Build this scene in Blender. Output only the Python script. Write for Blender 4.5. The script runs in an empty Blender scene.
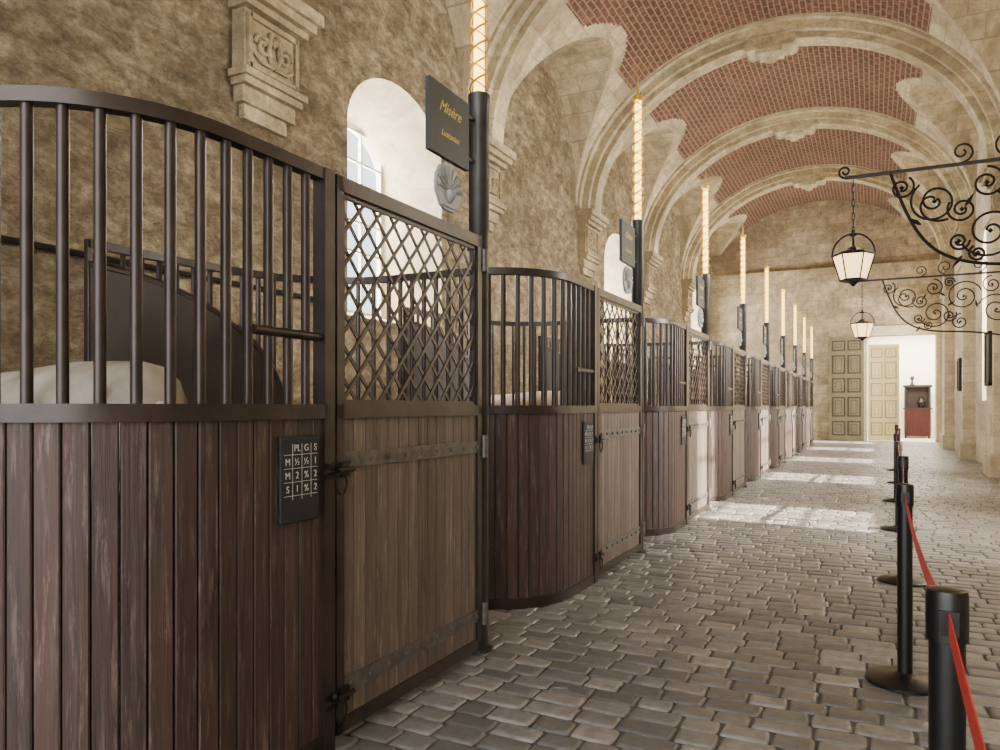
import bpy, math, random, bmesh
import numpy as np
from mathutils import Vector, Matrix
random.seed(7); rng=np.random.default_rng(3)
scene=bpy.context.scene
COL=scene.collection

# ------------------------------------------------------------------ helpers
def lin(h):
    h=h.lstrip('#'); r=[int(h[i:i+2],16)/255 for i in (0,2,4)]
    return tuple([(c/12.92 if c<=0.04045 else ((c+0.055)/1.055)**2.4) for c in r]+[1.0])

class NT:
    def __init__(s,name):
        s.m=bpy.data.materials.new(name); s.m.use_nodes=True
        s.t=s.m.node_tree; s.n=s.t.nodes; s.l=s.t.links
        s.b=s.n['Principled BSDF']
    def node(s,typ,**kw):
        x=s.n.new(typ)
        for k,v in kw.items(): setattr(x,k,v)
        return x
    def link(s,a,b): s.l.new(a,b)
    def coord(s,kind='Object',scale=(1,1,1)):
        c=s.node('ShaderNodeTexCoord'); mp=s.node('ShaderNodeMapping')
        mp.inputs['Scale'].default_value=scale
        s.link(c.outputs[kind],mp.inputs['Vector']); return mp.outputs[0]
    def noise(s,vec,scale,detail=4,rough=.55,dist=0):
        x=s.node('ShaderNodeTexNoise'); x.inputs['Scale'].default_value=scale
        x.inputs['Detail'].default_value=detail; x.inputs['Roughness'].default_value=rough
        x.inputs['Distortion'].default_value=dist
        s.link(vec,x.inputs['Vector']); return x.outputs['Fac']
    def ramp(s,fac,stops):
        x=s.node('ShaderNodeValToRGB'); e=x.color_ramp.elements
        while len(e)<len(stops): e.new(.5)
        for i,(p,c) in enumerate(stops):
            e[i].position=p; e[i].color=lin(c) if isinstance(c,str) else (c,c,c,1)
        s.link(fac,x.inputs['Fac']); return x.outputs['Color']
    def mix(s,fac,a,b,mode='MIX'):
        x=s.node('ShaderNodeMix',data_type='RGBA',blend_type=mode)
        if isinstance(fac,float): x.inputs[0].default_value=fac
        else: s.link(fac,x.inputs[0])
        for i,v in ((6,a),(7,b)):
            if isinstance(v,str): x.inputs[i].default_value=lin(v)
            else: s.link(v,x.inputs[i])
        return x.outputs[2]
    def bump(s,h,strength=.4,dist=.02,prev=None):
        x=s.node('ShaderNodeBump'); x.inputs['Strength'].default_value=strength
        x.inputs['Distance'].default_value=dist; s.link(h,x.inputs['Height'])
        if prev: s.link(prev,x.inputs['Normal'])
        return x.outputs['Normal']
    def fin(s,col=None,rough=.7,metal=0,nrm=None):
        if col is not None:
            if isinstance(col,str): s.b.inputs['Base Color'].default_value=lin(col)
            else: s.link(col,s.b.inputs['Base Color'])
        s.b.inputs['Roughness'].default_value=rough; s.b.inputs['Metallic'].default_value=metal
        if nrm: s.link(nrm,s.b.inputs['Normal'])
        return s.m

def m_plain(name,c1,c2=None,rough=.6,metal=0,scale=12,bump=.15):
    t=NT(name); v=t.coord()
    f=t.noise(v,scale,5)
    return t.fin(t.ramp(f,[(.3,c1),(.7,c2 or c1)]),rough,metal,t.bump(f,bump,.01))

def m_emit(name,c,st):
    t=NT(name); t.b.inputs['Base Color'].default_value=lin(c)
    t.b.inputs['Emission Color'].default_value=lin(c); t.b.inputs['Emission Strength'].default_value=st
    return t.m

def m_wood(name,d,m,l,red,dirt='#1f1815',pale='#a39486',palemix=.5):
    t=NT(name)
    at=t.node('ShaderNodeAttribute',attribute_name='pv')
    c=t.node('ShaderNodeTexCoord')
    cb=t.node('ShaderNodeVectorMath',operation='ADD'); t.link(c.outputs['Object'],cb.inputs[0])
    sc=t.node('ShaderNodeVectorMath',operation='SCALE'); sc.inputs['Scale'].default_value=9.0
    t.link(at.outputs['Vector'],sc.inputs[0]); t.link(sc.outputs[0],cb.inputs[1])
    def mp_(s):
        mp=t.node('ShaderNodeMapping'); mp.inputs['Scale'].default_value=s; t.link(cb.outputs[0],mp.inputs[0]); return mp.outputs[0]
    g=t.noise(mp_((40,40,1.2)),1.8,7,.65,.5)
    w=t.noise(mp_((12,12,1.4)),1.5,8,.7)
    p=t.noise(mp_((30,30,2.4)),1.3,9,.8,.3)
    base=t.ramp(g,[(.25,d),(.5,m),(.78,l)])
    base=t.mix(t.ramp(w,[(.47,0.0),(.60,.8)]),base,red)
    base=t.mix(t.ramp(w,[(.30,.9),(.44,0.0)]),base,dirt)
    base=t.mix(t.ramp(p,[(.54,0.0),(.62,palemix)]),base,pale)
    tint=t.ramp(at.outputs['Fac'],[(0,.68),(.5,.92),(1,1.22)])
    col=t.mix(1.0,base,tint,'MULTIPLY')
    return t.fin(col,.6,0,t.bump(g,.6,.005))

def m_stone(name,c1,c2,c3,axes='YZ',block=(.9,.38),mortar=.012,joint='#8a7c66',bumpS=.6,rough_amt=.04,jointmix=.7,grime_shade='#5b4a37',grimeamt=.6,sc=1.0,coord='Object',stretch=1.0,cavity=.55):
    t=NT(name); c=t.node('ShaderNodeTexCoord')
    src=c.outputs[coord]
    if coord=='Object':
        sp=t.node('ShaderNodeSeparateXYZ'); t.link(src,sp.inputs[0])
        cm=t.node('ShaderNodeCombineXYZ'); t.link(sp.outputs[axes[0]],cm.inputs['X']); t.link(sp.outputs[axes[1]],cm.inputs['Y'])
        uv=cm.outputs[0]
    else: uv=src
    br=t.node('ShaderNodeTexBrick'); br.inputs['Scale'].default_value=1
    br.inputs['Brick Width'].default_value=block[0]; br.inputs['Row Height'].default_value=block[1]
    br.inputs['Mortar Size'].default_value=mortar; br.inputs['Mortar Smooth'].default_value=.3
    br.inputs['Color1'].default_value=(0.3,.3,.3,1); br.inputs['Color2'].default_value=(.72,.72,.72,1); br.inputs['Mortar'].default_value=(.5,.5,.5,1)
    nz=t.node('ShaderNodeTexNoise'); nz.inputs['Scale'].default_value=3; t.link(uv,nz.inputs['Vector'])
    ad=t.node('ShaderNodeVectorMath',operation='MULTIPLY_ADD'); t.link(nz.outputs['Color'],ad.inputs[0]); ad.inputs[1].default_value=(.03,.03,0); t.link(uv,ad.inputs[2])
    t.link(ad.outputs[0],br.inputs['Vector'])
    mp=t.node('ShaderNodeMapping'); mp.inputs['Scale'].default_value=(1,1,stretch) if coord=='Object' else (1,1,1); t.link(src,mp.inputs[0]); sv=mp.outputs[0]
    big=t.noise(src,.5*sc,7,.7,.5); mid=t.noise(sv,4*sc,9,.72,.25); fine=t.noise(sv,18*sc,7,.75)
    col=t.ramp(mid,[(.33,c1),(.5,c2),(.66,c3)])
    col=t.mix(t.ramp(big,[(.42,0.0),(.60,grimeamt)]),col,grime_shade)
    col=t.mix(t.ramp(fine,[(.35,cavity),(.5,0.0)]),col,grime_shade)  # low spots of the fine bump painted darker: cavity shade in the colour
    col=t.mix(.4,col,br.outputs['Color'],'OVERLAY')
    jm=t.node('ShaderNodeMath',operation='MULTIPLY'); jm.inputs[1].default_value=jointmix; t.link(br.outputs['Fac'],jm.inputs[0])
    col=t.mix(jm.outputs[0],col,joint)
    n=t.bump(mid,bumpS,rough_amt); n=t.bump(fine,bumpS*.6,rough_amt*.3,n)
    iv=t.node('ShaderNodeMath',operation='SUBTRACT'); iv.inputs[0].default_value=1; t.link(jm.outputs[0],iv.inputs[1])
    n=t.bump(iv.outputs[0],.6,.015,n)
    return t.fin(col,.88,0,n)

class MB:
    def __init__(s): s.v=[]; s.f=[]; s.a=[]; s.m=[]
    def add(s,vs,fs,val=.5,mi=0):
        o=len(s.v); s.v+= [tuple(v) for v in vs]; s.f+=[tuple(i+o for i in f) for f in fs]
        s.a+=[val]*len(vs); s.m+=[mi]*len(fs)
    def box(s,c,d,rz=0,val=.5,mi=0,R=None):
        hx,hy,hz=d[0]/2,d[1]/2,d[2]/2
        M=R if R is not None else Matrix.Rotation(rz,3,'Z')
        vs=[Vector(c)+M@Vector((x,y,z)) for x in(-hx,hx) for y in(-hy,hy) for z in(-hz,hz)]
        s.add(vs,[(0,1,3,2),(4,6,7,5),(0,4,5,1),(2,3,7,6),(0,2,6,4),(1,5,7,3)],val,mi)
    def b2(s,a,b,val=.5,mi=0):
        s.box([(a[i]+b[i])/2 for i in range(3)],[abs(b[i]-a[i]) for i in range(3)],0,val,mi)
    def tube(s,pts,r,seg=8,val=.5,mi=0,closed=False,cap=True):
        pts=[Vector(p) for p in pts]; n=len(pts); vs=[]; fs=[]
        rs=r if isinstance(r,(list,tuple)) else [r]*n
        up=None
        for i,p in enumerate(pts):
            if closed: t=pts[(i+1)%n]-pts[i-1]
            else: t=pts[min(i+1,n-1)]-pts[max(i-1,0)]
            t.normalize()
            if up is None:
                up=Vector((0,0,1)) if abs(t.z)<.9 else Vector((1,0,0))
            a=t.cross(up)
            if a.length<1e-4: a=t.cross(Vector((0,1,0)))
            a.normalize(); b=a.cross(t).normalized(); up=b
            for k in range(seg):
                th=2*math.pi*k/seg
                vs.append(p+(a*math.cos(th)+b*math.sin(th))*rs[i])
        for i in range(n if closed else n-1):
            j=(i+1)%n
            for k in range(seg):
                k2=(k+1)%seg
                fs.append((i*seg+k,i*seg+k2,j*seg+k2,j*seg+k))
        if cap and not closed:
            fs.append(tuple(range(seg))[::-1]); fs.append(tuple((n-1)*seg+k for k in range(seg)))
        s.add(vs,fs,val,mi)
    def cyl(s,p0,p1,r,seg=12,val=.5,mi=0,r2=None):
        s.tube([p0,p1],[r,r if r2 is None else r2],seg,val,mi)
    def lathe(s,c,prof,seg=24,val=.5,mi=0):
        vs=[];fs=[]
        for (r,z) in prof:
            for k in range(seg):
                th=2*math.pi*k/seg; vs.append((c[0]+r*math.cos(th),c[1]+r*math.sin(th),c[2]+z))
        for i in range(len(prof)-1):
            for k in range(seg):
                k2=(k+1)%seg; fs.append((i*seg+k,i*seg+k2,(i+1)*seg+k2,(i+1)*seg+k))
        fs.append(tuple(range(seg))[::-1]); fs.append(tuple((len(prof)-1)*seg+k for k in range(seg)))
        s.add(vs,fs,val,mi)
    def mesh(s,name,mats,smooth=False):
        me=bpy.data.meshes.new(name); me.from_pydata(s.v,[],s.f); me.update()
        for m in (mats if isinstance(mats,(list,tuple)) else [mats]): me.materials.append(m)
        me.polygons.foreach_set('material_index',s.m)
        a=me.attributes.new('pv','FLOAT','POINT'); a.data.foreach_set('value',s.a)
        if smooth:
            me.polygons.foreach_set('use_smooth',[True]*len(me.polygons))
            try: me.set_sharp_from_angle(angle=math.radians(40))
            except Exception: pass
        return me

def obj(name,me,parent=None,loc=(0,0,0),rot=(0,0,0)):
    o=bpy.data.objects.new(name,me); COL.objects.link(o); o.location=loc; o.rotation_euler=rot
    if parent: o.parent=parent
    return o
def empty(name,loc=(0,0,0)):
    o=bpy.data.objects.new(name,None); COL.objects.link(o); o.location=loc; o.empty_display_size=.2; return o
def bevel(o,w=.004,seg=2):
    m=o.modifiers.new('bevel','BEVEL'); m.width=w; m.segments=seg; m.limit_method='ANGLE'; return o
def text(name,body,size,mat,parent,loc,rot=(math.pi/2,0,math.pi/2),shear=0,align='CENTER'):
    c=bpy.data.curves.new(name,'FONT'); c.body=body; c.size=size; c.align_x=align; c.align_y='CENTER'; c.extrude=.0006; c.shear=shear
    c.materials.append(mat); o=bpy.data.objects.new(name,c); COL.objects.link(o); o.parent=parent; o.location=loc; o.rotation_euler=rot; return o

# ------------------------------------------------------------------ materials
steel=m_plain('dark_bronze_steel','#251d1a','#3a2e29',.34,.25,9,.1)
iron=m_plain('black_wrought_iron','#191614','#2c2521',.5,.5,20,.2)
polem=m_plain('pole_steel','#33312f','#484644',.4,.5,6,.05)
hinge=m_plain('galvanised_strap','#4a4643','#6c6762',.5,.4,25,.2)
wood_front=m_wood('stall_wood_weathered','#241a17','#40302a','#594840','#482e25',pale='#7f6e64',palemix=.55)
wood_door=m_wood('door_wood_grey','#3e342d','#62564d','#80746a','#66554a','#332a25',pale='#9a8f83',palemix=.5)
partm=m_plain('partition_board','#1f1612','#31241e',.5,0,4,.1)
slate=m_plain('slate','#15171a','#222427',.7,0,20,.05)
chalk=m_plain('chalk','#c8c8c4','#a8a8a4',.9)
gold=m_plain('gold_paint','#d9c25a','#c5a83c',.45,.3)
silver=m_plain('painted_relief','#8b8f90','#a3a6a6',.5,.2,30)
signm=m_plain('sign_board','#1f2125','#292b2f',.5,0,8,.03)
red=m_plain('red_belt','#b3261f','#c8382d',.6)
blackpl=m_plain('black_powder_coat','#0a0b0c','#131415',.38,.1,30,.05)
rubber=m_plain('rubber','#101010','#1a1918',.8)
brass=m_plain('brass_spiral','#b98a22','#d6a638',.35,.5)
tube_em=m_emit('led_tube','#ffd866',6.5)
lamp_em=m_emit('lantern_glass_glow','#ffd394',3.2)
wall_l=m_stone('rough_wall_left','#726048','#b09b79','#e3d2ac','YZ',(.75,.36),.008,'#98876a',1.0,.22,.25,'#625039',.5,stretch=1.8,cavity=.5)  # wide tones and dark hollows paint the relief's shadow and highlight
wall_r=m_stone('stone_right','#b8aa8b','#d0c3a6','#e2d7bd','YZ',(.9,.4),.008,'#9d8e70',.4,.03,.6,'#8d7c5c',.35,cavity=.3)
wall_e=m_stone('stone_end','#8b7c63','#b0a085','#cabb9d','XZ',(.8,.38),.012,'#7f7159',.8,.06,.5,'#6d5c43',.55,cavity=.45)
stone=m_stone('dressed_stone','#a39373','#cabb98','#e2d3b2','YZ',(1.2,.5),.008,'#8a7c62',.6,.04,.5,'#77654a',.6,cavity=.45)
corbelst=m_stone('corbel_stone','#8f7f60','#b5a380','#d0be98','YZ',(3,3),.001,'#85765a',.6,.04,.0,'#695740',.55)
vstone=m_stone('vault_stone','#a8987a','#c9b998','#dfd0b0','YZ',(.62,.34),.010,'#887960',.5,.03,.6,'#77664b',.55,1,'UV',cavity=.4)
brickm=m_stone('vault_brick','#4c2f23','#6b4636','#8a614d','YZ',(.32,.12),.017,'#9a866e',.5,.02,.7,'#442c20',.5,2,'UV',cavity=.4)
plaster=m_stone('window_plaster','#c0b190','#d6c9a8','#e6dbbe','YZ',(5,5),.001,'#c6b593',.5,.03,.0,'#a18d69',.4,cavity=.3)
frame_w=m_plain('window_frame','#a39c8d','#b8b2a3',.6)

# ------------------------------------------------------------------ room dims
XL,XR=-6.4,2.35; CX=(XL+XR)/2; A=(XR-XL)/2; ZS=6.1; RISE=3.6
Y0,Y1=-4.0,33.0
RIBS=[1.1+5.5*i for i in range(-1,6)]
BAYS=[3.85+5.5*i for i in range(-1,6)]
LW,LH=2.15,2.75
def zb(x):
    q=min(1,abs((x-CX)/A)); return ZS+RISE*math.sqrt(max(0,1-q*q))
def zl(y):
    r=0
    for c in BAYS:
        d=abs(y-c)/LW
        if d<1: r=max(r,ZS+LH*math.sqrt(1-d*d))
    return r
nx,ny=220,int((Y1-Y0)/.05)
vs=[];uv=[];fs=[];mi=[]
xs=[CX-A*math.cos(math.pi*i/nx) for i in range(nx+1)]
ys=[Y0+(Y1-Y0)*j/ny for j in range(ny+1)]
arc=[0]
for i in range(nx): arc.append(arc[-1]+math.hypot(xs[i+1]-xs[i],zb(xs[i+1])-zb(xs[i])))
for j,y in enumerate(ys):
    l=zl(y)
    for i,x in enumerate(xs):
        b=zb(x); vs.append((x,y,max(b,l))); uv.append((y,arc[i]) if b>=l else (x,y*1.0))
for j in range(ny):
    y=(ys[j]+ys[j+1])/2; l=zl(y); q=max(0,(l-ZS)/RISE) if l>0 else 0
    dxg=A*math.sqrt(max(0,1-q*q)); lim=min(3.0,dxg-.30); dr=min(abs(y-r) for r in RIBS)
    for i in range(nx):
        a=j*(nx+1)+i; fs.append((a,a+nx+1,a+nx+2,a+1))
        x=(xs[i]+xs[i+1])/2
        mi.append(1 if (abs(x-CX)<lim and dr>.62) else 0)
me=bpy.data.meshes.new('ceiling'); me.from_pydata(vs,[],fs); me.materials.append(vstone); me.materials.append(brickm)
me.polygons.foreach_set('material_index',mi); me.polygons.foreach_set('use_smooth',[True]*len(fs))
ul=me.uv_layers.new(name='UVMap'); li=np.array([i for f in fs for i in f]); ul.data.foreach_set('uv',np.array(uv)[li].ravel())
me.set_sharp_from_angle(angle=math.radians(25))
obj('ceiling',me)

def arch_band(mb,y,w,d,over=.12,n=64,mi=0):
    vs=[];fs=[]
    for i in range(n+1):
        th=math.pi*i/n; c,s=math.cos(th),math.sin(th)
        for (dd,yy) in ((d,y-w/2),(d,y+w/2),(-over,y+w/2),(-over,y-w/2)):
            vs.append((CX-(A-dd)*c,yy,ZS+(RISE-dd)*s))
    for i in range(n):
        for k in range(4):
            k2=(k+1)%4; fs.append((i*4+k,i*4+k2,(i+1)*4+k2,(i+1)*4+k))
    mb.add(vs,fs,.5,mi)
for y in RIBS:
    mb=MB(); arch_band(mb,y,1.1,.06); arch_band(mb,y,.74,.22); arch_band(mb,y,.44,.34)
    zt=ZS+RISE-.3
    mb.box((CX,y,zt-.05),(.7,.6,.26)); mb.box((CX,y,zt-.2),(.5,.5,.12))
    mb.lathe((CX,y,zt-.42),[(.03,0),(.1,.04),(.13,.1),(.2,.16),(.24,.2)],16)
    for sx in(-1,1):
        mb.cyl((CX+sx*.42,y-.3,zt-.06),(CX+sx*.42,y+.3,zt-.06),.13,14)
    obj('trim_vault_rib',mb.mesh('rib',stone,False))

def corbel():
    mb=MB()
    mb.b2((-.1,-.62,-.14),(.42,.62,0)); mb.b2((-.1,-.56,-.24),(.36,.56,-.14)); mb.b2((-.1,-.5,-.32),(.28,.5,-.24))
    mb.b2((-.1,-.44,-1.0),(.18,.44,-.32)); 
    mb.b2((-.1,-.38,-.96),(.22,.38,-.91)); mb.b2((-.1,-.38,-.41),(.22,.38,-.36))
    mb.b2((-.1,-.40,-.96),(.22,-.35,-.36)); mb.b2((-.1,.35,-.96),(.22,.40,-.36))
    mb.b2((-.1,-.5,-1.08),(.27,.5,-1.0)); mb.b2((-.1,-.46,-1.16),(.22,.46,-1.08))
    mb.b2((-.1,-.42,-1.34),(.14,.42,-1.16)); mb.b2((-.1,-.34,-1.5),(.08,.34,-1.34))
    for sy in(-1,1):
        pts=[(.20,sy*(.17+ (.13-.10*t)*math.cos(t*9)),-.66+(.13-.10*t)*math.sin(t*9)) for t in [i/26 for i in range(27)]]
        mb.tube(pts,.026,6); mb.tube([(.19,sy*.02,-.86),(.22,sy*.1,-.7),(.21,sy*.05,-.46)],.028,6)
        mb.tube([(.19,sy*.05,-.84),(.22,sy*.2,-.86),(.2,sy*.31,-.78)],.022,6)
    mb.lathe((.19,0,-.55),[(.02,-.06),(.08,0),(.02,.06)],10); mb.lathe((.19,0,-.78),[(.02,-.06),(.05,0),(.02,.06)],10)
    return mb.mesh('corbel',corbelst)
cm=corbel()
for y in RIBS:
    obj('trim_corbel',cm,None,(XL,y,ZS)); obj('trim_corbel',cm,None,(XR,y,ZS),(0,0,math.pi))
for y in RIBS:
    mb=MB(); mb.b2((XR-.28,y-.5,0),(XR,y+.5,ZS-1.0)); mb.b2((XR-.34,y-.56,0),(XR,y+.56,.45)); mb.b2((XR-.34,y-.56,ZS-1.12),(XR,y+.56,ZS-1.0))
    obj('trim_pier',mb.mesh('pier',wall_r))

def arch_cutter(xin,xout,yc,wi,wo,z0,zti,zto,n=20):
    mb=MB()
    def prof(x,w,zb_,zt):
        r=w/2; sp=zt-r*.75; o=[(x,yc-r,zb_),(x,yc+r,zb_)]
        for i in range(n+1):
            th=math.pi*i/n; o.append((x,yc+r*math.cos(th),sp+r*.75*math.sin(th)))
        return o
    a=prof(xin,wi,z0,zti); b=prof(xout,wo,z0+.25,zto); m=len(a)
    fs=[tuple(range(m)),tuple(range(2*m-1,m-1,-1))]+[(i,i+m,(i+1)%m+m,(i+1)%m) for i in range(m)]
    mb.add(a+b,fs); return mb.mesh('c',plaster)
def wall(name,x0,x1,mat,cutters):
    mb=MB(); mb.b2((x0,Y0,-.05),(x1,Y1+.5,9.9)); me=mb.mesh(name,[mat,plaster]); o=obj(name,me)
    bpy.context.view_layer.objects.active=o
    for c in cutters:
        b=bmesh.new(); b.from_mesh(c); bmesh.ops.recalc_face_normals(b,faces=b.faces); b.to_mesh(c); b.free()
        co=obj('cut',c); md=o.modifiers.new('b','BOOLEAN'); md.operation='DIFFERENCE'; md.object=co; md.solver='EXACT'
        with bpy.context.temp_override(object=o,active_object=o): bpy.ops.object.modifier_apply(modifier='b')
        bpy.data.objects.remove(co)
    return o
LWIN=[9.45,20.35,31.0]
RWIN=[9.35,14.85,20.35,25.85,31.0]
wall('wall_left',XL,XL-1.0,wall_l,[arch_cutter(XL+.02,XL-1.02,y,2.5,1.6,2.6,6.2,5.7) for y in LWIN])
wall('wall_right',XR,XR+.9,wall_r,[arch_cutter(XR-.02,XR+.92,y,1.9,1.7,1.5,5.6,5.4) for y in RWIN])

def window(n,x,yc,w,z0,z1,k,nz):
    mb=MB()
    for i in range(k+1):
        yy=yc-w/2+w*i/k; mb.b2((x-.03,yy-.018,z0),(x+.03,yy+.018,z1))
    for i in range(nz+1):
        zz=z0+(z1-z0)*i/nz; mb.b2((x-.025,yc-w/2,zz-.016),(x+.025,yc+w/2,zz+.016))
    mb.b2((x-.05,yc-w/2-.05,z0-.06),(x+.08,yc+w/2+.05,z0))
    obj('window_%d'%n,mb.mesh('window',frame_w))
n=1
for y in LWIN: window(n,XL-.92,y,1.6,2.85,5.7,3,6); n+=1
for y in RWIN: window(n,XR+.8,y,1.72,1.75,5.4,3,5); n+=1

# end wall with door opening
DX0,DX1,DH=-.2,2.15,4.15
mb=MB(); mb.b2((XL-.5,Y1,-.05),(DX0,Y1+.5,10)); mb.b2((DX1,Y1,-.05),(XR+.5,Y1+.5,10)); mb.b2((DX0,Y1,DH),(DX1,Y1+.5,10))
obj('wall_end',mb.mesh('wall_end',wall_e))
mb=MB(); mb.b2((XL,Y1-.18,6.75),(XR,Y1,6.95)); mb.b2((XL,Y1-.1,6.6),(XR,Y1,6.75))
obj('trim_end_cornice',mb.mesh('c',stone))
mb=MB(); mb.b2((DX0-.2,Y1-.08,0),(DX0,Y1+.3,DH+.25)); mb.b2((DX1,Y1-.08,0),(DX1+.19,Y1+.3,DH+.25)); mb.b2((DX0-.2,Y1-.1,DH),(DX1+.19,Y1+.3,DH+.25)); mb.b2((DX0-.3,Y1-.16,DH+.25),(DX1+.19,Y1+.2,DH+.36))
obj('trim_door_surround',mb.mesh('c',plaster))
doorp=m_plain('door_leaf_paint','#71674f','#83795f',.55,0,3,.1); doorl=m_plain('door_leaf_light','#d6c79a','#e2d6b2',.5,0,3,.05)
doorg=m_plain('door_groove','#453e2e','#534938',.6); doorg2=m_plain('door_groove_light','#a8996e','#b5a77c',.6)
def leaf(w,h,mat,gm,name):
    mb=MB(); mb.b2((0,-.03,0),(w,.03,h))
    rows=[(.05,.19),(.23,.42),(.46,.60),(.64,.82),(.86,.96)]
    for c in range(2):
        xa=w*(.08+.45*c); xb=xa+w*.39
        for a,b in rows:
            for s in(-1,1):
                mb.b2((xa,s*.03,a*h),(xb,s*.034,b*h),.5,1)
                mb.b2((xa+.06,s*.03,a*h+.06),(xb-.06,s*.06,b*h-.06))
                mb.b2((xa+.13,s*.06,a*h+.13),(xb-.13,s*.065,b*h-.13),.5,1)
                mb.b2((xa+.15,s*.06,a*h+.15),(xb-.15,s*.08,b*h-.15))
    return mb.mesh(name,[mat,gm])
obj('door_1',leaf(1.25,DH,doorp,doorg,'door_leaf'),None,(DX0-.12,Y1-.24,0.01),(0,0,math.pi-.05))
obj('door_2',leaf(1.12,DH-.3,doorl,doorg2,'door_leaf2'),None,(DX0+.02,Y1+.75,0.01),(0,0,.1))
roomw=m_plain('antechamber_plaster','#e6e0d2','#f0ebe0',.8,0,2,.05)
mb=MB(); mb.b2((-2.2,Y1+4.5,0),(4,Y1+4.6,4.8)); mb.b2((-2.3,Y1+.5,0),(-2.2,Y1+4.5,4.8)); mb.b2((4,Y1+.5,0),(4.1,Y1+4.5,4.8)); mb.b2((-2.2,Y1+.5,4.7),(4,Y1+4.5,4.8))
obj('wall_antechamber',mb.mesh('c',roomw))
redc=m_plain('dark_mahogany','#180c09','#26130e',.5); drape=m_plain('red_drapery','#330d0a','#45120e',.85)
cab=empty('draped_console_cabinet',(1.72,Y1+4.1,0))
mb=MB(); mb.b2((-.5,-.22,.12),(.5,.22,1.25)); mb.b2((-.55,-.26,1.25),(.55,.26,1.32)); 
for x in(-.45,.45):
    for y in(-.18,.18): mb.cyl((x,y,0),(x,y,.12),.035)
for x in(-.5,.42): mb.b2((x,-.15,1.32),(x+.08,.1,2.2))
mb.b2((-.55,-.18,2.2),(.55,.12,2.3)); mb.b2((-.5,.05,1.32),(.5,.1,2.2))
obj('body',mb.mesh('cab',redc),cab)
mb=MB()
for k in range(14): mb.tube([(-.46+.07*k,-.25,.1),(-.46+.07*k,-.27,.6),(-.46+.07*k,-.24,1.27)],[.04,.036,.03],8)
obj('drapery',mb.mesh('d',drape,True),cab)
mb=MB(); mb.lathe((0.15,-.05,1.32),[(.08,0),(.12,.1),(.15,.25),(.06,.4),(.09,.46)],16); mb.lathe((-.2,-.05,2.3),[(.1,0),(.05,.1),(.03,.2),(.1,.3),(.04,.4)],12)
obj('vases',mb.mesh('v',iron),cab)

# ------------------------------------------------------------------ floor
fm=NT('floor_mortar'); v=fm.coord(); f=fm.noise(v,6,6); floorm=fm.fin(fm.ramp(f,[(.3,'#3c3833'),(.7,'#5b554d')]),.9,0,fm.bump(f,.5,.02))
mb=MB(); mb.b2((XL-.3,Y0,-.15),(XR+.3,Y1+.6,-.008)); obj('floor',mb.mesh('floor',floorm))
flr2=m_plain('antechamber_floor','#c9bda4','#d8cdb6',.4,0,2,.03)
mb=MB(); mb.b2((-2.3,Y1+.3,-.12),(4.1,Y1+4.6,.0)); obj('floor_antechamber',mb.mesh('f2',flr2))
ct=NT('cobble'); at=ct.node('ShaderNodeAttribute',attribute_name='pv'); v=ct.coord()
big=ct.noise(v,.6,4); mid=ct.noise(v,14,7,.7); 
c=ct.ramp(at.outputs['Fac'],[(0,'#5f5e5c'),(.4,'#777572'),(.75,'#888581'),(1,'#9c9790')])
c=ct.mix(ct.ramp(mid,[(.35,.6),(.6,0.0)]),c,'#4f4d4a'); c=ct.mix(ct.ramp(big,[(.45,0.0),(.65,.35)]),c,'#948c80')
cob=ct.fin(c,.33,0,ct.bump(mid,.6,.006))
V=[];F=[];P=[]
y=Y0+.02; row=0
while y<Y1-.02:
    rh=rng.uniform(.125,.155); x=-3.1-rng.uniform(0,.2)
    while x<XR:
        w=rng.uniform(.15,.25); xe=min(x+w,XR)
        if xe-x>.06:
            g=.004; val=rng.uniform(0,1); h=rng.uniform(-.002,.0015); tx,ty=rng.uniform(-.014,.014,2)
            cx,cy=(x+xe)/2,y+rh/2; hx,hy=(xe-x)/2-g,rh/2-g; o=len(V)
            base=[(-1,-.86),(-.9,-1),(0,-1.0),(.9,-1),(1,-.86),(1,0),(1,.86),(.9,1),(0,1.0),(-.9,1),(-1,.86),(-1,0)]; nb=12
            j=rng.uniform(-.004,.004,(nb,2))
            for (ins,z) in ((0,-.015),(.003,-.005),(.010,.001),(.022,.0025)):
                for k,(a_,b_) in enumerate(base):
                    px=a_*(hx-ins)+j[k,0]; py=b_*(hy-ins)+j[k,1]
                    V.append((cx+px,cy+py+.018*math.sin((cx+px)*1.3+row),z+h+px*tx+py*ty)); P.append(val)
            V.append((cx,cy+.018*math.sin(cx*1.3+row),.0035+h)); P.append(val)
            for r_ in range(3):
                for k in range(nb):
                    k2=(k+1)%nb; F.append((o+r_*nb+k,o+r_*nb+k2,o+(r_+1)*nb+k2,o+(r_+1)*nb+k))
            for k in range(nb): F.append((o+3*nb+k,o+3*nb+(k+1)%nb,o+4*nb))
        x=xe if xe<XR else XR+1
    y+=rh; row+=0.1
me=bpy.data.meshes.new('cobbles'); me.from_pydata(V,[],F); me.materials.append(cob)
a=me.attributes.new('pv','FLOAT','POINT'); a.data.foreach_set('value',P); me.polygons.foreach_set('use_smooth',[True]*len(F))
obj('floor_cobblestones',me)

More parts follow.
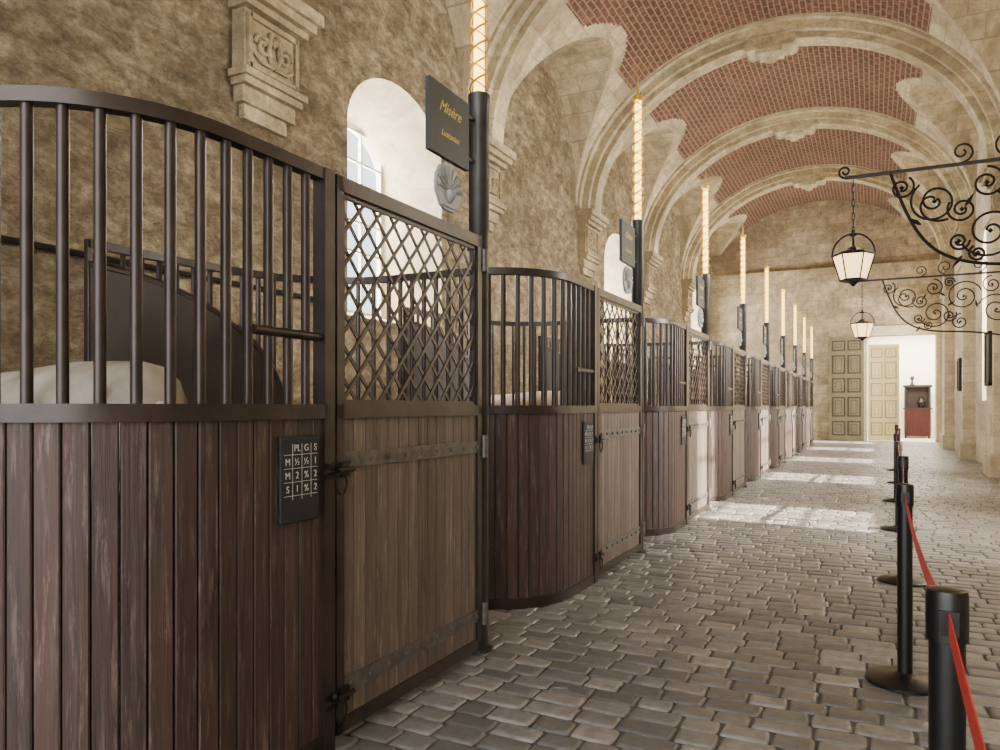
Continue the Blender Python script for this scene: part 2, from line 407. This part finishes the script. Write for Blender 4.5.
# ------------------------------------------------------------------ stall meshes
def resample(pts,step):
    pts=[Vector(p) for p in pts]; L=[0]
    for i in range(len(pts)-1): L.append(L[-1]+(pts[i+1]-pts[i]).length)
    n=max(1,round(L[-1]/step)); out=[]
    for k in range(n+1):
        s=L[-1]*k/n; i=0
        while i<len(L)-2 and L[i+1]<s: i+=1
        t=(s-L[i])/(L[i+1]-L[i]); out.append(pts[i].lerp(pts[i+1],t))
    return out,L[-1]
R=.56; yc=-1.83
front=[(0,-1.34),(0,-1.6)]+[(-R+R*math.cos(a),yc-R*math.sin(a)) for a in [math.pi/2*i/14 for i in range(15)]]+[(-1.15,-2.39)]
fine,FL=resample([(p[0],p[1],0) for p in front],.03)
pl,_=resample([(p[0],p[1],0) for p in front],.074)
mbw=MB(); mbs=MB()
for i in range(len(pl)-1):
    a,b=pl[i],pl[i+1]; d=b-a; ang=math.atan2(d.y,d.x); c=(a+b)/2
    mbw.box((c.x,c.y,.70),(d.length-.004,.03,1.26),ang,random.random())
ZR0,ZR1=2.235,2.28
def strip(mb,path,z0,z1,th,mi=0):
    n=len(path); vs=[];fs=[]
    for i,p in enumerate(path):
        t=(path[min(i+1,n-1)]-path[max(i-1,0)]).normalized(); nn=Vector((t.y,-t.x,0))*th/2
        vs+=[(p.x+nn.x,p.y+nn.y,z0),(p.x-nn.x,p.y-nn.y,z0),(p.x-nn.x,p.y-nn.y,z1),(p.x+nn.x,p.y+nn.y,z1)]
    for i in range(n-1):
        for k in range(4): k2=(k+1)%4; fs.append((i*4+k,i*4+k2,(i+1)*4+k2,(i+1)*4+k))
    fs+=[(0,1,2,3),tuple((n-1)*4+k for k in(3,2,1,0))]
    mb.add(vs,fs,.5,mi)
strip(mbs,fine,1.305,1.36,.06); strip(mbs,fine,0.0,.075,.045); strip(mbs,fine,ZR0,ZR1,.05)
bp,_=resample([(p[0],p[1],0) for p in front],.098)
for p in bp[1:]:
    mbs.cyl((p.x,p.y,1.355),(p.x,p.y,ZR0+.01),.0175,10)
mbs.b2((-.03,-1.36,0),(.03,-1.30,ZR1))
mbs.cyl((.01,-1.72,1.62),(.01,-1.38,1.62),.018,10)
mesh_front_wood=mbw.mesh('stall_front_planks',wood_front); mesh_front_steel=mbs.mesh('stall_front_steel',steel,True)
part=[(-1.15,-2.39),(-1.35,-2.42),(-1.6,-2.55),(-1.8,-2.8),(-1.9,-3.15),(-1.95,-3.6),(-1.97,-4.1)]
pf,PL=resample([(p[0],p[1],0) for p in part],.03)
def hp(i):
    s=PL*(1-i/(len(pf)-1)); u=min(1,s/1.35); return 1.34+.80*math.sqrt(1-u*u)
mbp=MB(); vs=[];fs=[];n=len(pf)
for i,p in enumerate(pf):
    t=(pf[min(i+1,n-1)]-pf[max(i-1,0)]).normalized(); nn=Vector((t.y,-t.x,0))*.02; h=hp(i)
    vs+=[(p.x+nn.x,p.y+nn.y,0),(p.x-nn.x,p.y-nn.y,0),(p.x-nn.x,p.y-nn.y,h),(p.x+nn.x,p.y+nn.y,h)]
for i in range(n-1):
    for k in range(4): k2=(k+1)%4; fs.append((i*4+k,i*4+k2,(i+1)*4+k2,(i+1)*4+k))
fs+=[(0,1,2,3),tuple((n-1)*4+k for k in(3,2,1,0))]
mbp.add(vs,fs)
mesh_part=mbp.mesh('partition_board',partm,True)
mbs=MB(); strip(mbs,pf,ZR0,ZR1,.05)
mbs.tube([(p.x,p.y,hp(i)) for i,p in enumerate(pf)],.028,8)
st=4
for i in range(0,n,st): mbs.cyl((pf[i].x,pf[i].y,hp(i)),(pf[i].x,pf[i].y,ZR0+.01),.016,8)
mbs.b2((-1.985,-4.115,0),(-1.955,-4.085,ZR1))
mesh_part_steel=mbs.mesh('partition_steel',steel,True)
dy0,dy1=-1.285,-.055
mbd=MB(); npl=14; w=(dy1-dy0-.08)/npl
for i in range(npl):
    ya=dy0+.04+w*i; mbd.b2((-.018,ya+.0025,.09),(.014,ya+w-.0025,1.31),random.random())
mesh_door_wood=mbd.mesh('door_planks',wood_door)
mbs=MB()
mbs.b2((-.025,dy0,.05),(.028,dy0+.045,2.27)); mbs.b2((-.025,dy1-.045,.05),(.028,dy1,2.27))
mbs.b2((-.025,dy0,2.215),(.028,dy1,2.275)); mbs.b2((-.025,dy0,1.305),(.028,dy1,1.36)); mbs.b2((-.025,dy0,.045),(.028,dy1,.10))
la,lb,lz0,lz1=dy0+.045,dy1-.045,1.36,2.215; pw,ph=.128,.135; k=ph/pw
mbs.b2((-.0,la,lz0),(.015,la+.02,lz1));mbs.b2((-.0,lb-.02,lz0),(.015,lb,lz1));mbs.b2((0,la,lz0),(.015,lb,lz0+.02));mbs.b2((0,la,lz1-.02),(.015,lb,lz1))
for sgn in(1,-1):
    for i in range(-14,24):
        ysr=la+i*pw
        pts=[]
        for yy in (la,lb):
            z=lz0+sgn*k*(yy-ysr)
            if lz0<=z<=lz1: pts.append((yy,z))
        for zz in (lz0,lz1):
            yy=ysr+(zz-lz0)/(sgn*k)
            if la<yy<lb: pts.append((yy,zz))
        if len(pts)>=2:
            (a0,z0),(a1,z1)=pts[0],pts[-1]; L=math.hypot(a1-a0,z1-z0)
            if L<.03: continue
            ang=math.atan2(z1-z0,a1-a0)
            mbs.box((.004+.003*sgn,(a0+a1)/2,(z0+z1)/2),(.006,L,.016),R=Matrix.Rotation(ang,3,'X'))
mesh_door_steel=mbs.mesh('door_frame',steel)
mbh=MB()
for z in(1.135,.225):
    mbh.b2((.014,dy0,z-.032),(.024,dy1+.03,z+.032))
    for j in range(9): mbh.cyl((.02,dy0+.09+j*.135,z),(.034,dy0+.09+j*.135,z),.011,8)
for z in(2.15,1.135,.225): mbh.cyl((.03,dy1+.025,z-.06),(.03,dy1+.025,z+.06),.02,10)
mesh_hinge=mbh.mesh('strap_hinges',hinge)
mbl=MB()
for z in(1.10,.2):
    mbl.cyl((.045,-1.38,z),(.045,-1.2,z),.011,8); mbl.b2((.025,-1.36,z-.03),(.04,-1.30,z+.03)); mbl.b2((.025,-1.27,z-.03),(.04,-1.22,z+.03))
    mbl.tube([(.055,-1.29+.03*math.sin(t),z-.05+.045*math.cos(t)) for t in [2*math.pi*i/16 for i in range(16)]],.005,6,closed=True)
    mbl.cyl((.055,-1.31,z),(.065,-1.345,z+.03),.009,6)
mesh_latch=mbl.mesh('latches',iron,True)

mbp=MB(); mbp.lathe((0,0,0),[(.075,0),(.075,.02),(.052,.03),(.052,2.32),(.058,2.33),(.058,3.03),(.062,3.04),(.062,3.08),(.02,3.1)],20)
mbp.b2((-.02,-.1,2.2),(.02,-.0,2.26))
mesh_pole=mbp.mesh('pole',polem,True)
mbt=MB(); mbt.cyl((0,0,3.1),(0,0,4.2),.030,12); mesh_tube=mbt.mesh('led_tube',tube_em,True)
mbt=MB()
for ph0 in(0,math.pi):
    mbt.tube([(.048*math.cos(t*2*math.pi*6+ph0),.048*math.sin(t*2*math.pi*6+ph0),3.1+1.12*t) for t in [i/160 for i in range(161)]],.0065,6)
    mbt.tube([(.048*math.cos(-t*2*math.pi*6+ph0),.048*math.sin(-t*2*math.pi*6+ph0),3.1+1.12*t) for t in [i/160 for i in range(161)]],.004,6)
mbt.cyl((0,0,4.2),(0,0,4.24),.05,12); mbt.cyl((0,0,4.24),(0,0,4.42),.012,8,r2=.003)
mesh_spiral=mbt.mesh('brass_spiral',brass,True)
mbg=MB(); mbg.b2((-.012,-.52,2.62),(.012,-.12,2.98)); mesh_sign=mbg.mesh('sign_board',signm)
mbg=MB(); mbg.b2((-.006,-.12,2.91),(.006,-.05,2.93)); mbg.b2((-.006,-.12,2.68),(.006,-.05,2.70)); mbg.cyl((0,-.32,2.58),(0,-.32,2.63),.006,6); mesh_sbr=mbg.mesh('sign_brackets',iron)
mbg=MB()
def disc(mb,pts,x0,x1):
    n=len(pts); mb.add([(x0,a,b) for a,b in pts]+[(x1,a,b) for a,b in pts],[tuple(range(n)),tuple(range(2*n-1,n-1,-1))]+[(i,i+n,(i+1)%n+n,(i+1)%n) for i in range(n)])
out=[]
for i in range(25):
    a=math.pi*(-.12+1.24*i/24); r=.125+.007*abs(math.sin(i*math.pi/3)); out.append((-.32+r*math.cos(a),2.475+r*math.sin(a)))
out+=[(-.40,2.38),(-.37,2.36),(-.27,2.36),(-.24,2.38)]
disc(mbg,out,-.008,.008)
for i in range(9):
    a=math.pi*i/8; mbg.tube([(.008,-.32+.035*math.cos(a),2.46+.03*math.sin(a)),(.012,-.32+.11*math.cos(a),2.475+.11*math.sin(a))],[.006,.011],6,mi=0)
mbg.lathe((.01,-.32,2.44),[(.01,-.04),(.032,-.01),(.032,.02),(.01,.04)],12)
mbg.b2((-.012,-.40,2.375),(.014,-.24,2.39))
mesh_orn=mbg.mesh('crest',silver,True)

names=['Misère','Orion','Zéphyr','Galant','Ulysse','Bijou','Nestor','Volcan','Faune']
SX,SY=-1.93,3.66
for i in range(9):
    oy=SY+3.15*i
    e=empty('horse_stall',(SX,oy,0))
    bevel(obj('front_planks',mesh_front_wood,e),.004,1)
    obj('front_bars',mesh_front_steel,e)
    obj('partition_panel',mesh_part,e); obj('partition_bars',mesh_part_steel,e)
    obj('door_planks',mesh_door_wood,e); obj('door_frame_lattice',mesh_door_steel,e); obj('strap_hinges',mesh_hinge,e); obj('latches',mesh_latch,e)
    lp=empty('lamp_post',(SX-.03,oy+.02,0))
    obj('pole',mesh_pole,lp); obj('led_tube',mesh_tube,lp); obj('brass_spiral',mesh_spiral,lp)
    sg=empty('stall_name_sign',(SX-.03,oy+.0,0))
    obj('board',mesh_sign,sg); obj('brackets',mesh_sbr,sg); obj('crest',mesh_orn,sg)
    text('name',names[i],.08,gold,sg,(.0135,-.32,2.87),shear=.45); text('breed','Lusitanien',.045,gold,sg,(.0135,-.32,2.74),shear=.45)
    cb=empty('chalkboard',(SX+.02,oy-1.50,1.09))
    mbc=MB(); mbc.b2((0,-.105,-.165),(.012,.105,.155)); bevel(obj('slate',mbc.mesh('slate',slate),cb),.006)
    mbc=MB()
    for q in(-.045,.005,.055): mbc.b2((.0125,q-.001,-.08),(.0132,q+.001,.125))
    for q in(.085,.035,-.015,-.065): mbc.b2((.0125,-.09,q-.001),(.0132,.09,q+.001))
    obj('chalk_lines',mbc.mesh('lines',chalk),cb)
    for r_,rowt in enumerate((('','PL','G','S'),('M','½','½','1'),('M','2','%','2'),('S','1','%','2'))):
        for c_,tt in enumerate(rowt):
            if tt: text('chalk_text',tt,.036,chalk,cb,(.0128,-.07+.05*c_,.108-.05*r_))

# ------------------------------------------------------------------ horses
def horse(name,mat,manem,loc,rz):
    e=empty(name,loc); e.rotation_euler=(0,0,rz)
    P=[];E=[];Rr=[]
    def add(p,r,par=None):
        P.append(p); Rr.append(r); 
        if par is not None: E.append((par,len(P)-1))
        return len(P)-1
    b0=add((-.1,0,1.2),(.28,.33)); b1=add((-.48,0,1.26),(.29,.33),b0); b2=add((-.76,0,1.26),(.25,.30),b1); tail=add((-.93,0,1.2),(.1,.12),b2)
    c1=add((.3,0,1.2),(.26,.34),b0); c2=add((.6,0,1.24),(.2,.3),c1); n1=add((.85,0,1.22),(.14,.22),c2); n2=add((1.08,0,1.06),(.11,.17),n1); n3=add((1.27,0,.88),(.09,.13),n2)
    h1=add((1.36,0,.74),(.1,.12),n3); h2=add((1.42,0,.56),(.075,.085),h1); h3=add((1.46,0,.38),(.06,.065),h2); add((1.46,0,.32),(.05,.05),h3)
    for s in(-1,1):
        a=add((-.66,s*.15,1.0),(.14,.2),b1); a=add((-.58,s*.17,.82),(.1,.13),a); a=add((-.8,s*.17,.52),(.055,.07),a); a=add((-.78,s*.17,.3),(.038,.04),a); a=add((-.76,s*.17,.13),(.045,.045),a); add((-.70,s*.17,.04),(.06,.06),a)
        a=add((.5,s*.15,.98),(.11,.15),c2); a=add((.46,s*.16,.78),(.075,.09),a); a=add((.48,s*.16,.47),(.052,.055),a); a=add((.48,s*.16,.28),(.034,.036),a); a=add((.48,s*.16,.13),(.043,.043),a); add((.53,s*.16,.04),(.06,.06),a)
        add((1.24,s*.08,1.04),(.02,.02),add((1.26,s*.06,.93),(.035,.03),n3))
    me=bpy.data.meshes.new('horse_body'); me.from_pydata(P,E,[]); me.materials.append(mat)
    o=obj('body',me,e); md=o.modifiers.new('skin','SKIN'); md.use_smooth_shade=True
    for i,r in enumerate(Rr): o.data.skin_vertices[0].data[i].radius=r; o.data.skin_vertices[0].data[i].use_root=(i==0)
    sb=o.modifiers.new('s','SUBSURF'); sb.levels=2; sb.render_levels=2
    mb=MB()
    for k in range(26):
        yy=random.uniform(-.06,.06); mb.tube([(-.90,yy*.5,1.36),(-1.0,yy,1.26),(-1.03+random.uniform(-.03,.03),yy*1.3,.8),(-1.0+random.uniform(-.04,.04),yy,.45)],[.02,.025,.022,.006],6)
    for k in range(34):
        t=k/33; x=.72+.55*t; z=1.46-.42*t-.1*t*t; sd=random.choice((-1,1)) if t<.2 else 1
        mb.tube([(x,0,z),(x+.02,sd*.1,z-.04),(x+.01,sd*.15,z-.25)],[.016,.02,.006],6)
    obj('mane_and_tail',mb.mesh('mane',manem,True),e)
    mb=MB()
    for s in(-1,1):
        for x,y in((-.69,.17),(.54,.16)): mb.lathe((x,s*y,0),[(.075,0),(.07,.03),(.055,.08)],14)
        mb.lathe((1.37,s*.085,.74),[(.005,-.02),(.02,0),(.005,.02)],10)
    obj('hooves_and_eyes',mb.mesh('hoof',rubber,True),e)
    return e
grey_h=m_plain('grey_horse_coat','#857b6d','#cfc6b8',.65,0,4,.15); bay_h=m_plain('cream_horse_coat','#a38a6e','#bca78c',.65,0,7,.05)
hairm=m_plain('light_mane','#cfc6b6','#b0a490',.7,0,40); hairb=m_plain('dark_mane','#3a2a20','#54402f',.7,0,40)
horse('horse',grey_h,hairm,(-3.42,2.08,0.0),math.pi)
horse('horse',bay_h,hairb,(-3.9,8.35,0),math.pi)

# ------------------------------------------------------------------ stanchions
posts=[(.12,-.55),(.138,1.81),(.14,4.17),(.208,6.56),(.25,9.3),(.3,12.1),(.4,15.0),(.45,18.0)]
for i,(x,y) in enumerate(posts):
    e=empty('belt_barrier_post',(x,y,0))
    mb=MB(); mb.lathe((0,0,0.005),[(.178,0),(.178,.012),(.165,.022),(.06,.035),(.04,.045),(.034,.05),(.034,.86),(.0395,.862),(.0395,.955),(.037,.966),(.02,.97)],32)
    mb.b2((-.018,-.046,.885),(.018,.046,.935))
    obj('post',mb.mesh('post',blackpl,True),e)
    if i<len(posts)-1:
        x2,y2=posts[i+1]; mb=MB(); vs=[];fs=[];n=16
        for k in range(n+1):
            t=k/n; sag=.05*4*t*(1-t); px=(x2-x)*t; py=.045+(y2-y-.09)*t
            vs+=[(px-.0012,py,.885-sag),(px-.0012,py,.935-sag),(px+.0012,py,.935-sag),(px+.0012,py,.885-sag)]
        for k in range(n):
            for q in range(4): q2=(q+1)%4; fs.append((k*4+q,k*4+q2,(k+1)*4+q2,(k+1)*4+q))
        mb.add(vs,fs); obj('belt',mb.mesh('belt',red),e)

# ------------------------------------------------------------------ brackets + lanterns
def spir(cx,cz,r0,r1,a0,turns,n=40):
    return [(cx+(r0+(r1-r0)*t)*math.cos(a0+turns*2*math.pi*t),0,cz+(r0+(r1-r0)*t)*math.sin(a0+turns*2*math.pi*t)) for t in [i/n for i in range(n+1)]]
def bracket_mesh():
    mb=MB(); zA=3.18; XW=XR-.28
    mb.b2((-.2,-.012,zA-.012),(XW,.012,zA+.012)); mb.b2((XW-.03,-.04,1.95),(XW,.04,3.5))
    mb.tube(spir(-.2,zA+.05,.05,.012,-math.pi/2,-1.3,24),.009,6)
    def bez(p0,p1,p2,p3,n=24):
        return [tuple((1-t)**3*a+3*(1-t)**2*t*b+3*(1-t)*t*t*c+t**3*d for a,b,c,d in zip(p0,p1,p2,p3)) for t in [i/n for i in range(n+1)]]
    mb.tube(bez((.12,0,zA),(.3,0,2.6),(.4,0,2.42),(.95,0,2.4)),.013,6)
    mb.tube(bez((.95,0,2.4),(1.4,0,2.38),(1.95,0,2.3),(XW-.02,0,2.0)),.013,6)
    for cx,cz,r,a,tn in [(.42,2.92,.17,2.2,1.8),(.42,2.92,.17,-1.0,-.6),(.78,2.66,.2,3.6,1.9),(.76,3.02,.12,1.57,-1.6),(1.12,2.88,.22,.3,2.0),(1.08,2.53,.11,1.5,1.5),(1.5,2.68,.22,2.8,-1.9),(1.45,3.02,.12,1.57,1.6),(1.82,2.88,.2,.5,2.0),(1.85,2.48,.12,1.5,-1.5),(.2,3.05,.09,1.0,-1.5),(.95,3.08,.07,0,1.5),(.58,2.6,.07,0,-1.5),(.6,2.84,.1,2.5,1.7),(.95,2.62,.09,.5,-1.6),(.7,2.5,.06,2,1.4)]:
        mb.tube(spir(cx,cz,r,.02,a,tn),.0095,6); 
        mb.lathe((cx,0,cz),[(.004,-.018),(.02,0),(.004,.018)],8)
    for cx,cz,r,a,tn in [(.6,3.27,.08,-1.57,1.4),(.9,3.3,.1,-1.57,-1.4),(1.3,3.3,.1,-1.57,1.5),(1.75,3.32,.12,-1.57,-1.5)]:
        mb.tube(spir(cx,cz,r,.015,a,tn),.008,6)
    for cx,cz,a in [(.33,2.75,2.5),(.62,2.86,1.0),(.93,2.76,.6),(.6,2.49,-2.2),(1.28,2.72,1.8),(.9,2.9,2.6)]:
        d=Vector((math.cos(a),0,math.sin(a))); p=Vector((cx,0,cz))
        mb.tube([p,p+d*.04,p+d*.11],[.006,.018,.002],6)
    return mb.mesh('scroll_bracket',iron,True)
bm_=bracket_mesh()
LXp=-.14
def lantern_meshes():
    fr=MB(); gl=MB(); n=6
    for k in range(8):
        z=3.16-k*.055
        pts=[((.010 if k%2 else 0)*math.cos(t),(0 if k%2 else .010)*math.cos(t),z-.02+.034*math.sin(t)) for t in [2*math.pi*i/10 for i in range(10)]]
        fr.tube(pts,.0035,5,closed=True)
    for a in(0,math.pi/2):
        pts=[(.155*math.cos(t)*math.cos(a),.155*math.cos(t)*math.sin(a),2.56+.17*math.sin(t)) for t in [math.pi*i/20 for i in range(21)]]
        fr.tube(pts,.007,6)
    fr.lathe((0,0,2.71),[(.02,0),(.03,.015),(.012,.03),(.008,.05)],10)
    fr.lathe((0,0,2.56),[(.165,0),(.15,.012),(.08,.03),(.05,.035),(.04,.06),(.012,.07)],6)
    def ring(r,z): return [(r*math.cos(2*math.pi*k/n),r*math.sin(2*math.pi*k/n),z) for k in range(n)]
    T,Bm=ring(.155,2.56),ring(.098,2.36)
    for k in range(n):
        fr.cyl(T[k],Bm[k],.006,6); fr.cyl(T[k],T[(k+1)%n],.009,6); fr.cyl(Bm[k],Bm[(k+1)%n],.008,6)
    fr.lathe((0,0,2.31),[(.008,0),(.02,.015),(.04,.03),(.095,.05)],6)
    t2,b2=ring(.148,2.555),ring(.092,2.362)
    gl.add(t2+b2,[(k,(k+1)%n,(k+1)%n+n,k+n) for k in range(n)]+[tuple(range(n)),tuple(range(2*n-1,n-1,-1))])
    return fr.mesh('lantern_frame',iron,True),gl.mesh('lantern_glass',lamp_em)
lf,lg=lantern_meshes()
for i,y in enumerate((6.6,12.1)):
    obj('wall_bracket_scrollwork',bm_,None,(0,y,0))
    e=empty('hanging_lantern',(LXp,y,0)); obj('frame',lf,e); obj('glass',lg,e)

for y,z,s in ((17.6,2.3,1.0),(23.1,2.2,.8)):
    e=empty('wall_plaque',(XR-.28,y,z)); mb=MB(); mb.b2((-.04,-.3*s,-.5*s),(0,.3*s,.5*s)); obj('board',mb.mesh('p',signm),e)
    mb=MB(); 
    for q in(-1,1): mb.b2((-.06,q*.3*s-.03,-.53*s),(0,q*.3*s+.03,.53*s)); mb.b2((-.06,-.33*s,q*.5*s-.03),(0,.33*s,q*.5*s+.03))
    obj('frame',mb.mesh('p',iron),e)
mb=MB(); mb.cyl((XL+.06,Y0+.5,2.72),(XL+.06,8.0,2.72),.03,8)
for k in range(5): mb.b2((XL,-2+k*2.4,2.68),(XL+.09,-1.96+k*2.4,2.76))
obj('wall_pipe',mb.mesh('pipe',iron,True))

# ------------------------------------------------------------------ lights
w=bpy.data.worlds.new('World'); scene.world=w; w.use_nodes=True
bg=w.node_tree.nodes['Background']; bg.inputs['Color'].default_value=(.92,.96,1,1); bg.inputs['Strength'].default_value=2.8
def area(name,loc,rot,sx,sy,e,c=(1,.96,.9)):
    l=bpy.data.lights.new(name,'AREA'); l.shape='RECTANGLE'; l.size=sx; l.size_y=sy; l.energy=e; l.color=c
    o=bpy.data.objects.new(name,l); COL.objects.link(o); o.location=loc; o.rotation_euler=rot; return o
for y in RWIN: area('window_daylight',(XR+1.3,y,4.0),(0,math.radians(80),0),3.6,1.9,1300,(1,.95,.87))
for y in LWIN: area('window_daylight',(XL-1.3,y,4.3),(0,-math.radians(80),0),3.2,1.9,1100,(1,.98,.96))
area('antechamber_daylight',(1.5,Y1+2.2,4.6),(0,0,0),3,3,1100,(1,.96,.88))
area('rear_fill',(CX+1.5,Y0-.3,3.4),(math.radians(90),0,0),7,6,540,(1,.97,.93))  # added frontal fill behind the camera, where the hall is left open
s=bpy.data.lights.new('sun','SUN'); s.energy=46; s.angle=math.radians(1.0); s.color=(1,.91,.74)
so=bpy.data.objects.new('sun',s); COL.objects.link(so); d=Vector((-1,.15,-.64)); so.rotation_euler=d.to_track_quat('-Z','Y').to_euler()

# ------------------------------------------------------------------ camera
c=bpy.data.cameras.new('camera'); co=bpy.data.objects.new('camera',c); COL.objects.link(co)
c.sensor_width=36; c.lens=27; c.shift_y=.032; c.clip_end=200
co.location=(0,0,1.35); co.rotation_euler=(math.pi/2,0,math.radians(26.44)); scene.camera=co
